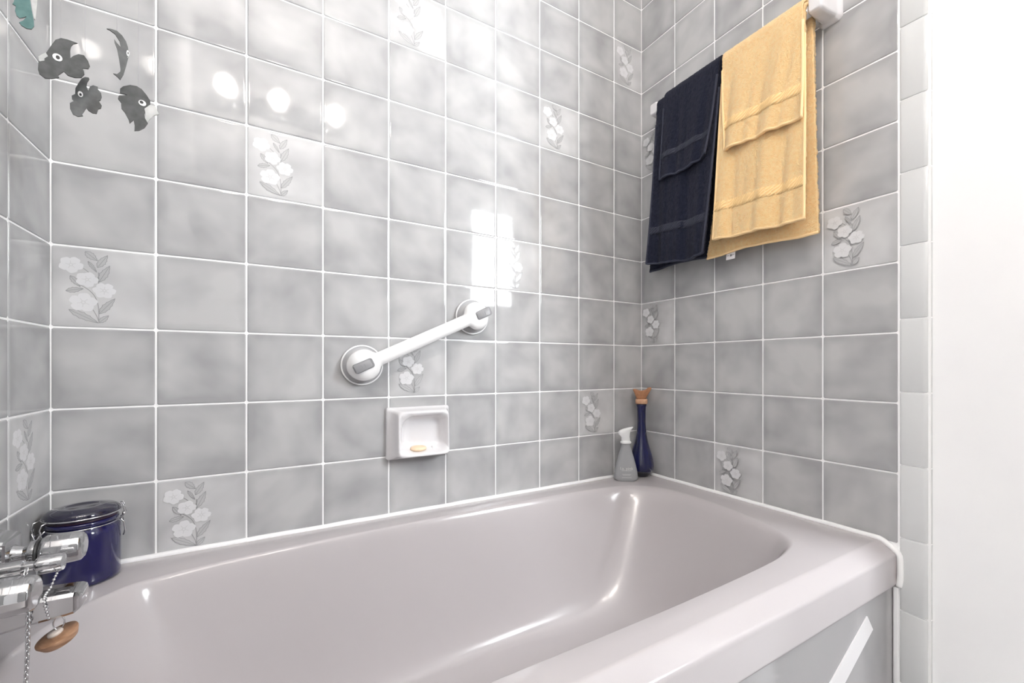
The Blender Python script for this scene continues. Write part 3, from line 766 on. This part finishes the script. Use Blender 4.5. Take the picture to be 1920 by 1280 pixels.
# ------------------------------------------------------- bottles on the rim
bt = thing('stoppered_bottle', 'tall cobalt blue glass bottle with a brown cork stopper in the tub corner', 'bottle', (1.452, -.044, RIM))
bm = bmesh.new(); lathe(bm, [(.022, .0165), (.0365, .018), (.0405, .024), (.0420, .036), (.0408, .050), (.0370, .068), (.0308, .090), (.0235, .114), (.0178, .142), (.0150, .166), (.0140, .190), (.0142, .222), (.0150, .240), (.0160, .2425), (.0172, .246), (.0165, .250), (.0135, .251), (.0, .2505)], 56)
new_obj('body', bm, M['bottle'], bt)
bm = bmesh.new(); lathe(bm, [(.0, .0008), (.0225, .0006), (.0245, .002), (.0290, .009), (.0350, .0165), (.0365, .0181), (.0, .0181)], 56)
o = new_obj('base', bm, M['bottle_base'], bt); o['label'] = 'near-black base'
st = bpy.data.objects.new('stopper', None)
bm = bmesh.new(); lathe(bm, [(.0, .2508), (.0195, .2512), (.0205, .254), (.0208, .262), (.0195, .2680), (.0, .2685)], 40)
stb = new_obj('stopper', bm, M['cork_band'], bt)
bpy.data.objects.remove(st)
ang = math.radians(-42); dx, dy = math.cos(ang), math.sin(ang)
bm = bmesh.new()
outl = [(-.014, .2680), (-.020, .2760), (-.0245, .2890), (-.0290, .2985), (-.0250, .3030), (-.0170, .3010), (-.0080, .2975), (.0020, .2970), (.0120, .2995), (.0170, .3020), (.0230, .3075), (.0300, .3085), (.0335, .3050), (.0300, .2970), (.0225, .2840), (.0170, .2740), (.0130, .2680)]
outl = catmull(outl, 4)
def slab_outline(bm, pts, f, th, rnd_=.3):
    cx = sum(p[0] for p in pts)/len(pts); cz = sum(p[1] for p in pts)/len(pts)
    rr = []
    for s, h in ((.86, -th), (.97, -th*.8), (1, -th*.35), (1, th*.35), (.97, th*.8), (.86, th)):
        rr.append([f(cx+(a-cx)*s, cz+(b-cz)*s, h) for a, b in pts])
    loft(bm, rr, True, True, True); bmesh.ops.recalc_face_normals(bm, faces=bm.faces)
slab_outline(bm, outl, lambda a, z, h: (a*dx - h*dy, a*dy + h*dx, z), .010)
new_obj('stopper_top', bm, M['cork'], stb)['label'] = 'brown two-pronged cork top'

sp = thing('spray_bottle', 'small frosted spray bottle with white trigger head beside the blue bottle', 'bottle', (1.366, -.057, RIM), -.62)
bm = bmesh.new()
rr = []
for z, w_, d_ in ((.0006, .0360, .0185), (.003, .0395, .0205), (.010, .0405, .0215), (.030, .0380, .0205), (.055, .0325, .0185), (.080, .0255, .0165), (.100, .0195, .0150), (.114, .0150, .0135), (.120, .0135, .0130), (.1235, .0132, .0130)):
    rr.append([(w_*math.copysign(abs(math.cos(a))**.75, math.cos(a)), d_*math.copysign(abs(math.sin(a))**.85, math.sin(a)), z + (.0025*math.cos(2*a) if z < .004 else 0)) for a in [2*PI*i/48 for i in range(48)]])
loft(bm, rr, True, True, True); bmesh.ops.recalc_face_normals(bm, faces=bm.faces)
new_obj('bottle_body', bm, M['spray'], sp)
bm = bmesh.new(); lathe(bm, [(.0, .1236), (.0175, .1236), (.0182, .1255), (.0175, .1290), (.0150, .1310), (.0135, .1335), (.0, .1335)], 40)
o = new_obj('collar', bm, M['spray_head'], sp); sharp(o, 50)
bm = bmesh.new()
outl = [(-.0125, .1320), (-.0140, .1400), (-.0180, .1475), (-.0232, .1530), (-.0245, .1590), (-.0215, .1650), (-.0120, .1700), (-.0020, .1735), (.0100, .1765), (.0240, .1790), (.0215, .1755), (.0165, .1680), (.0130, .1580), (.0118, .1450), (.0120, .1320)]
slab_outline(bm, catmull(outl, 4), lambda a, z, h: (a, h, z), .0095)
new_obj('trigger_head', bm, M['spray_head'], sp)
def text_mesh(name, body, size, m, parent, Mx, ext=.0001):
    cu = bpy.data.curves.new(name, 'FONT'); cu.body = body; cu.size = size; cu.align_x = 'CENTER'; cu.extrude = ext
    to = bpy.data.objects.new('tmp_text', cu); C.objects.link(to)
    dg = bpy.context.evaluated_depsgraph_get(); me = bpy.data.meshes.new_from_object(to.evaluated_get(dg))
    bpy.data.objects.remove(to); me.materials.clear(); me.materials.append(m)
    o = bpy.data.objects.new(name, me); C.objects.link(o); o.parent = parent; o.matrix_local = Mx
    return o
Mt = Matrix.Translation((0, -.0212, .0385)) @ Matrix.Rotation(PI/2-.05, 4, 'X')
text_mesh('lettering', SPRAY_TEXT, .0140, M['print_white'], sp, Mt)
bm = bmesh.new()
for z, hw in ((.0355, .016), (.0235, .015), (.0205, .012), (.0130, .016)):
    add_box(bm, -hw, hw, -.0222, -.0217, z, z+.0009)
new_obj('printed_line', bm, M['print_white'], sp, smooth=False)

# ---------------------------------------------------------------- clip jar
jr = thing('clip_jar', 'cobalt blue wire-clip jar in the corner behind the taps', 'jar', (.0572, -.0555, RIM))
bm = bmesh.new(); lathe(bm, [(.0, .0008), (.046, .0006), (.0495, .004), (.0500, .010), (.0500, .088), (.0488, .0945), (.0455, .0985), (.0448, .1030), (.0470, .1045), (.0480, .1075), (.0470, .1105), (.0, .1105)], 64)
new_obj('body', bm, M['jar'], jr)
bm = bmesh.new(); lathe(bm, [(.0, .1108), (.0455, .1108), (.0462, .1130), (.0455, .1148), (.0, .1148)], 64); o = new_obj('seal', bm, M['seal'], jr); o['label'] = 'dark violet lid seal'
bm = bmesh.new(); lathe(bm, [(.0, .1150), (.0475, .1150), (.0495, .1170), (.0498, .1215), (.0480, .1265), (.0430, .1300), (.0330, .1318), (.0320, .1325), (.0225, .1330), (.0215, .1322), (.0, .1325)], 64)
o = new_obj('lid', bm, M['lid'], jr); o['label'] = 'near-black blue lid'
bm = bmesh.new()
def ringpts(r, z, a0=0, a1=2*PI, n=72, tilt=0): return [(r*math.cos(a0+(a1-a0)*i/n), r*math.sin(a0+(a1-a0)*i/n), z + tilt*math.cos(a0+(a1-a0)*i/n)) for i in range(n + (0 if a1-a0 > 6.28 else 1))]
tube(bm, ringpts(.0468, .1008), .0011, 8, closed=True)
tube(bm, ringpts(.0508, .1190), .0011, 8, closed=True)
aL = math.radians(-142); aR = math.radians(8)
for s in (-.013, .013):                                     # front clip: two bent legs and a loop
    c, sn = math.cos(aL), math.sin(aL); t = (-sn, c)
    P_ = lambda r, o_, z: (c*r + t[0]*o_, sn*r + t[1]*o_, z)
    tube(bm, [P_(.0505, s, .1195), P_(.0580, s, .1180), P_(.0605, s, .1100), P_(.0575, s*.9, .0960), P_(.0500, s*.8, .1000)], .0011, 8)
    tube(bm, [P_(.0490, s*.8, .1005), P_(.0550, s*.7, .0900), P_(.0590, s*.2, .0880), P_(.0600, s*.9, .1000), P_(.0555, s*1.25, .1080)], .0011, 8)
c, sn = math.cos(aR), math.sin(aR); t = (-sn, c)
P_ = lambda r, o_, z: (c*r + t[0]*o_, sn*r + t[1]*o_, z)
for s in (-.008, .008):
    tube(bm, [P_(.0485, s, .1275), P_(.0520, s, .1290), P_(.0540, s, .1225), P_(.0560, s, .1100), P_(.0530, s, .1040), P_(.0480, s, .1010)], .0011, 8)
tube(bm, [P_(.0500, -.010, .1010), P_(.0545, -.009, .0940), P_(.0560, -.003, .0740), P_(.0530, .0, .0680), P_(.0555, .006, .0770), P_(.0520, .010, .1000)], .0011, 8)
tube(bm, [P_(.0540, -.010, .1100), P_(.0545, .010, .1105)], .0024, 10)
new_obj('wire_clip', bm, M['steel_wire'], jr)

# -------------------------------------------------------------------- taps
tp = thing('bath_tap', 'chrome wall-mounted bath tap with two knobs and a flat spout', 'tap', (0, -.375, .66))
def TL(p): return Vector(p) - Vector((0, -.375, .66))
def sq_lathe(bm, prof, y, z):
    rr = []
    for x, h in prof:
        c = h*.12
        rr.append([TL((x, y+a, z+b)) for a, b in ((-h+c, -h), (h-c, -h), (h, -h+c), (h, h-c), (h-c, h), (-h+c, h), (-h, h-c), (-h, -h+c))])
    loft(bm, rr, True, True, True); bmesh.ops.recalc_face_normals(bm, faces=bm.faces)
for y, z in ((-.300, .6785), (-.450, .6785)):
    bm = bmesh.new(); sq_lathe(bm, [(.0025, .034), (.010, .034), (.030, .031), (.052, .0255), (.054, .0235)], y, z)
    o = new_obj('escutcheon', bm, M['chrome_pale'], tp); sharp(o, 25)
    bm = bmesh.new(); lathe(bm, [(.016, .050), (.0115, .058), (.0105, .064), (.0125, .068), (.0155, .0695), (.0165, .0755), (.0155, .0785), (.0, .0785)], 40, axis_M(TL((0, y, z)), (1, 0, 0)))
    o = new_obj('stem', bm, M['chrome'], tp); sharp(o, 35)
    bm = bmesh.new(); lathe(bm, [(.0, .0755), (.0172, .0757), (.0176, .0768), (.0172, .0786), (.0, .0787)], 40, axis_M(TL((0, y, z)), (1, 0, 0)))
    new_obj('washer', bm, M['dark_ring'], tp)['label'] = 'black washer'
    bm = bmesh.new(); lathe(bm, [(.0145, .0786), (.0175, .0800), (.0205, .084), (.0205, .100), (.0198, .1135), (.0188, .1185), (.0150, .1212), (.0, .1215)], 14, axis_M(TL((0, y, z)), (1, 0, 0)))
    o = new_obj('knob', bm, M['chrome'], tp); sharp(o, 18); bevel(o, .0009, 2, 15)
bm = bmesh.new(); add_box(bm, .0025, .050, -.425+.375, -.325+.375, -.012, .026); o = new_obj('tap_body', bm, M['chrome'], tp, smooth=False); bevel(o, .004, 3)
bm = bmesh.new(); lathe(bm, [(.0095, .045), (.0095, .0825), (.0080, .0835), (.0062, .0850), (.0062, .0920), (.0090, .0935), (.0112, .0960), (.0112, .1140), (.0100, .1175), (.0, .1178)], 18, axis_M(TL((0, -.362, .6800)), (1, 0, 0)))
o = new_obj('diverter_knob', bm, M['chrome'], tp); sharp(o, 28)
# spout: flat bar with a rounded, clipped nose
bm = bmesh.new()
sec = [(.0025, -.027, .027, .608, .655), (.050, -.025, .025, .614, .652), (.100, -.0225, .0225, .6205, .6500), (.128, -.0215, .0215, .6225, .6492), (.1345, -.0205, .0205, .6232, .6486), (.1385, -.0165, .0180, .6262, .6475), (.1400, -.0120, .0150, .6300, .6455)]
rr = []
for x, a, b, z0_, z1_ in sec:
    c = .0035
    rr.append([TL((x, -.375+p, q)) for p, q in ((a+c, z0_), (b-c, z0_), (b, z0_+c), (b, z1_-c), (b-c, z1_), (a+c, z1_), (a, z1_-c), (a, z0_+c))])
loft(bm, rr, True, True, True); bmesh.ops.recalc_face_normals(bm, faces=bm.faces)
o = new_obj('spout', bm, M['chrome'], tp); sharp(o, 30)

def ball_chain(bm, pts, r, gap, twist=False):
    pts = [Vector(p) for p in pts]; seg = [(b-a).length for a, b in zip(pts, pts[1:])]; tot = sum(seg)
    n = int(tot/gap)
    for i in range(n+1):
        s = tot*i/n; k = 0
        while k < len(seg)-1 and s > seg[k]: s -= seg[k]; k += 1
        d = (pts[k+1]-pts[k]).normalized(); p = pts[k] + d*min(s, seg[k])
        if twist:                                            # flattened twisted link
            u, v = frame(d); a = (i % 2)*PI/2 + .5
            q = u*math.cos(a) + v*math.sin(a)
            ring = [p + d*gap*.78*math.cos(2*PI*j/12) + q*r*math.sin(2*PI*j/12) for j in range(12)]
            tube(bm, ring, r*.42, 6, closed=True)
        else:
            lathe(bm, [(.0, -r), (r*.7, -r*.7), (r, 0), (r*.7, r*.7), (.0, r)], 10, Matrix.Translation(p), cap0=False, cap1=False)
    if not twist: tube(bm, pts, r*.3, 6)
ch = thing('drain_chain', 'long twisted metal chain hanging from the tap in front of the spout', 'chain', (.097, -.3995, .66))
bm = bmesh.new()
P0 = Vector((.097, -.3995, .66))
pts = [(.0885, -.3735, .6800), (.0885, -.3790, .672), (.0905, -.3870, .6560), (.0950, -.3960, .6520), (.0980, -.4000, .6460), (.0985, -.4010, .6330), (.0982, -.4010, .60), (.0965, -.4010, .55), (.0955, -.4005, .50), (.0955, -.400, .44), (.1000, -.398, .36)]
ball_chain(bm, [Vector(p)-P0 for p in pts], .0019, .0040, True)
new_obj('links', bm, M['steel_wire'], ch)
pg = thing('bath_plug', 'brown wooden bath plug dangling under the spout on a bead chain', 'plug', (.118, -.380, .592))
P0 = Vector((.118, -.380, .592))
Rp = Matrix.Scale(.88, 4) @ Matrix.Rotation(-.34, 4, 'Y') @ Matrix.Rotation(.18, 4, 'X')
bm = bmesh.new(); lathe(bm, [(.0, -.0065), (.0165, -.0065), (.0185, -.0050), (.0225, .0035), (.0222, .0055), (.0185, .0070), (.0150, .0078), (.0, .0080)], 48, Rp)
o = new_obj('stopper_disc', bm, M['plug'], pg); sharp(o, 40)
bm = bmesh.new(); lathe(bm, [(.0082, .0075), (.0082, .0105), (.0068, .0125), (.0, .0130)], 32, Rp)
new_obj('knob', bm, M['plug_knob'], pg)['label'] = 'pale knob on the plug'
bm = bmesh.new(); tube(bm, [Vector((.0050*math.cos(2*PI*i/32), 0, .0185 + .0085*math.sin(2*PI*i/32))) for i in range(32)], .0009, 8, closed=True)
new_obj('ring', bm, M['steel_wire'], pg)
bm = bmesh.new()
pts = [(.1130, -.3640, .6700), (.1128, -.3730, .6660), (.1110, -.3800, .6560), (.1100, -.3900, .6530), (.1110, -.4000, .6520), (.1120, -.4000, .6420), (.1140, -.3960, .6250), (.1180, -.3800, .6185)]
ball_chain(bm, [Vector(p)-P0 for p in pts], .0016, .0042)
new_obj('bead_chain', bm, M['steel_wire'], pg)

# ---------------------------------------------------------------- fish mobile
FLABEL = {'big': ('fish', 'M_fish', 'big dark grey paper fish facing left, biggest of the hanging fish'),
          'thin': ('fish', 'M_fish', 'narrow crescent-like grey paper fish seen almost edge-on'),
          'low': ('fish', 'M_fish', 'small grey paper fish with a fan tail, lowest on the left'),
          'br': ('fish', 'M_fish', 'dark paper fish with a white snout pointing down to the right'),
          'green': ('fish', 'M_fish', 'teal paper fish cut off by the top edge of the picture')}
FMAT = {'big': 'fish', 'thin': 'fish_mid', 'low': 'fish_mid', 'br': 'fish', 'green': 'fish_teal'}
FTILT = {'big': .06, 'thin': .22, 'low': -.08, 'br': .1, 'green': .12}
def flat_part(bm, pts, y0_, y1_, bend=0):
    a = [bm.verts.new((p[0], y0_ + bend*p[0]*p[0], p[1])) for p in pts]; b = [bm.verts.new((p[0], y1_ + bend*p[0]*p[0], p[1])) for p in pts]
    bm.faces.new(a); bm.faces.new(list(reversed(b)))
    n = len(pts)
    for i in range(n):
        f = bm.faces.new((a[i], b[i], b[(i+1) % n], a[(i+1) % n])); f.material_index = 1
    bmesh.ops.recalc_face_normals(bm, faces=bm.faces)
for key, d in FISH.items():
    root = thing('paper_fish', FLABEL[key][2], 'fish', d['loc'], d['rot'], 'hanging paper fish')
    mm = lambda pts: [(a/1000, b/1000) for a, b in pts]
    bm = bmesh.new(); flat_part(bm, mm(d['out']), -.0011, .0011)
    o = new_obj('body', bm, [M[FMAT[key]], M['fish_edge']], root, smooth=False)
    if 'mouth' in d:
        bm = bmesh.new(); flat_part(bm, mm(d['mouth']), -.0014, .0010)
        o = new_obj('fin' if key == 'green' else 'mouth', bm, [M['fish_pale'], M['fish_pale']], root, smooth=False); o['label'] = 'pale patch'
    def disc(q, y, m, par, nm):
        bm = bmesh.new(); flat_part(bm, [(q[0]/1000 + q[2]/1000*math.cos(2*PI*i/28), q[1]/1000 + q[3]/1000*math.sin(2*PI*i/28)) for i in range(28)], y, y+.0006)
        return new_obj(nm, bm, [M[m], M[m]], par, smooth=False)
    e = disc(d['eye'], -.0018, 'eye_white', root, 'eye'); e['label'] = 'white eye'
    p_ = disc(d['pup'], -.0022, 'black', e, 'pupil'); p_['label'] = 'black pupil'
    sx_, sz_ = d['string'][0]/1000, d['string'][1]/1000
    bm = bmesh.new(); tube(bm, [(sx_, 0, sz_-.002), (sx_, 0, CEIL-d['loc'][2])], .00018, 6)
    new_obj('thread', bm, M['thread'], root)

# ---------------------------------------------------- lamps, window light, sky
def emit(name, col, s):
    m = bpy.data.materials.new(name); m.use_nodes = True; nt = m.node_tree; nt.nodes.remove(nt.nodes['Principled BSDF'])
    e = nt.nodes.new('ShaderNodeEmission'); e.inputs[0].default_value = (*col, 1); e.inputs[1].default_value = s
    nt.links.new(e.outputs[0], nt.nodes['Material Output'].inputs['Surface']); return m
vl = thing('vanity_light', 'three-bulb vanity light high on the wall behind the viewer', 'lamp', (.43, YF, 2.46))
bm = bmesh.new(); add_box(bm, -.36, .36, 0, .035, -.05, .05); o = new_obj('back_plate', bm, M['chrome'], vl, smooth=False); bevel(o, .006, 2)
bm_ = emit('warm bulb', (1.0, .93, .87), BULB)
for x in (.1586, .3958, .7037):
    bm = bmesh.new(); lathe(bm, [(.014, .0), (.014, .05), (.022, .055), (.024, .075), (.0, .075)], 24, axis_M((x-.43, .030, 0), (0, 1, 0))); new_obj('socket', bm, M['chrome'], vl)
    bm = bmesh.new(); lathe(bm, [(.0, .0), (.018, .0), (.024, .012), (.036, .035), (.041, .058), (.036, .083), (.020, .099), (.0, .102)], 32, axis_M((x-.43, .105, 0), (0, 1, 0)))
    new_obj('bulb', bm, bm_, vl)
ld = bpy.data.lights.new('window_daylight', 'AREA'); ld.shape = 'RECTANGLE'; ld.size = WX1-WX0-.08; ld.size_y = WZ1-WZ0-.08; ld.energy = WINW; ld.color = (.93, .97, 1)
lo = bpy.data.objects.new('window_daylight', ld); C.objects.link(lo); lo.location = ((WX0+WX1)/2, YF-.12, (WZ0+WZ1)/2); lo.rotation_euler = (PI/2, 0, 0)
wd = bpy.data.worlds.new('sky'); S.world = wd; wd.use_nodes = True
bg = wd.node_tree.nodes['Background']; bg.inputs[0].default_value = (.92, .96, 1, 1); bg.inputs[1].default_value = SKY

# ------------------------------------------------------------------- camera
cd = bpy.data.cameras.new('camera'); cam = bpy.data.objects.new('camera', cd); C.objects.link(cam)
cam.location = (.3353, -1.1528, 1.0-.0714)
cam.rotation_euler = (PI/2, 0, -.5535)
cd.sensor_fit = 'HORIZONTAL'; cd.sensor_width = 36; cd.lens = 822.64/1920*36
cd.shift_x = -(1005.49-960)/1920; cd.shift_y = (685.38-640)/1920
cd.clip_start = .02
S.camera = cam
S.view_settings.view_transform = 'Standard'; S.view_settings.look = 'None'
S.view_settings.exposure = EXPO; S.view_settings.gamma = 1; S.view_settings.use_curve_mapping = False
S.cycles.use_denoising = True
S.cycles.max_bounces = 12; S.cycles.diffuse_bounces = 6; S.cycles.glossy_bounces = 6; S.cycles.transmission_bounces = 8
S.cycles.sample_clamp_indirect = 8
S.cycles.caustics_reflective = False; S.cycles.caustics_refractive = False
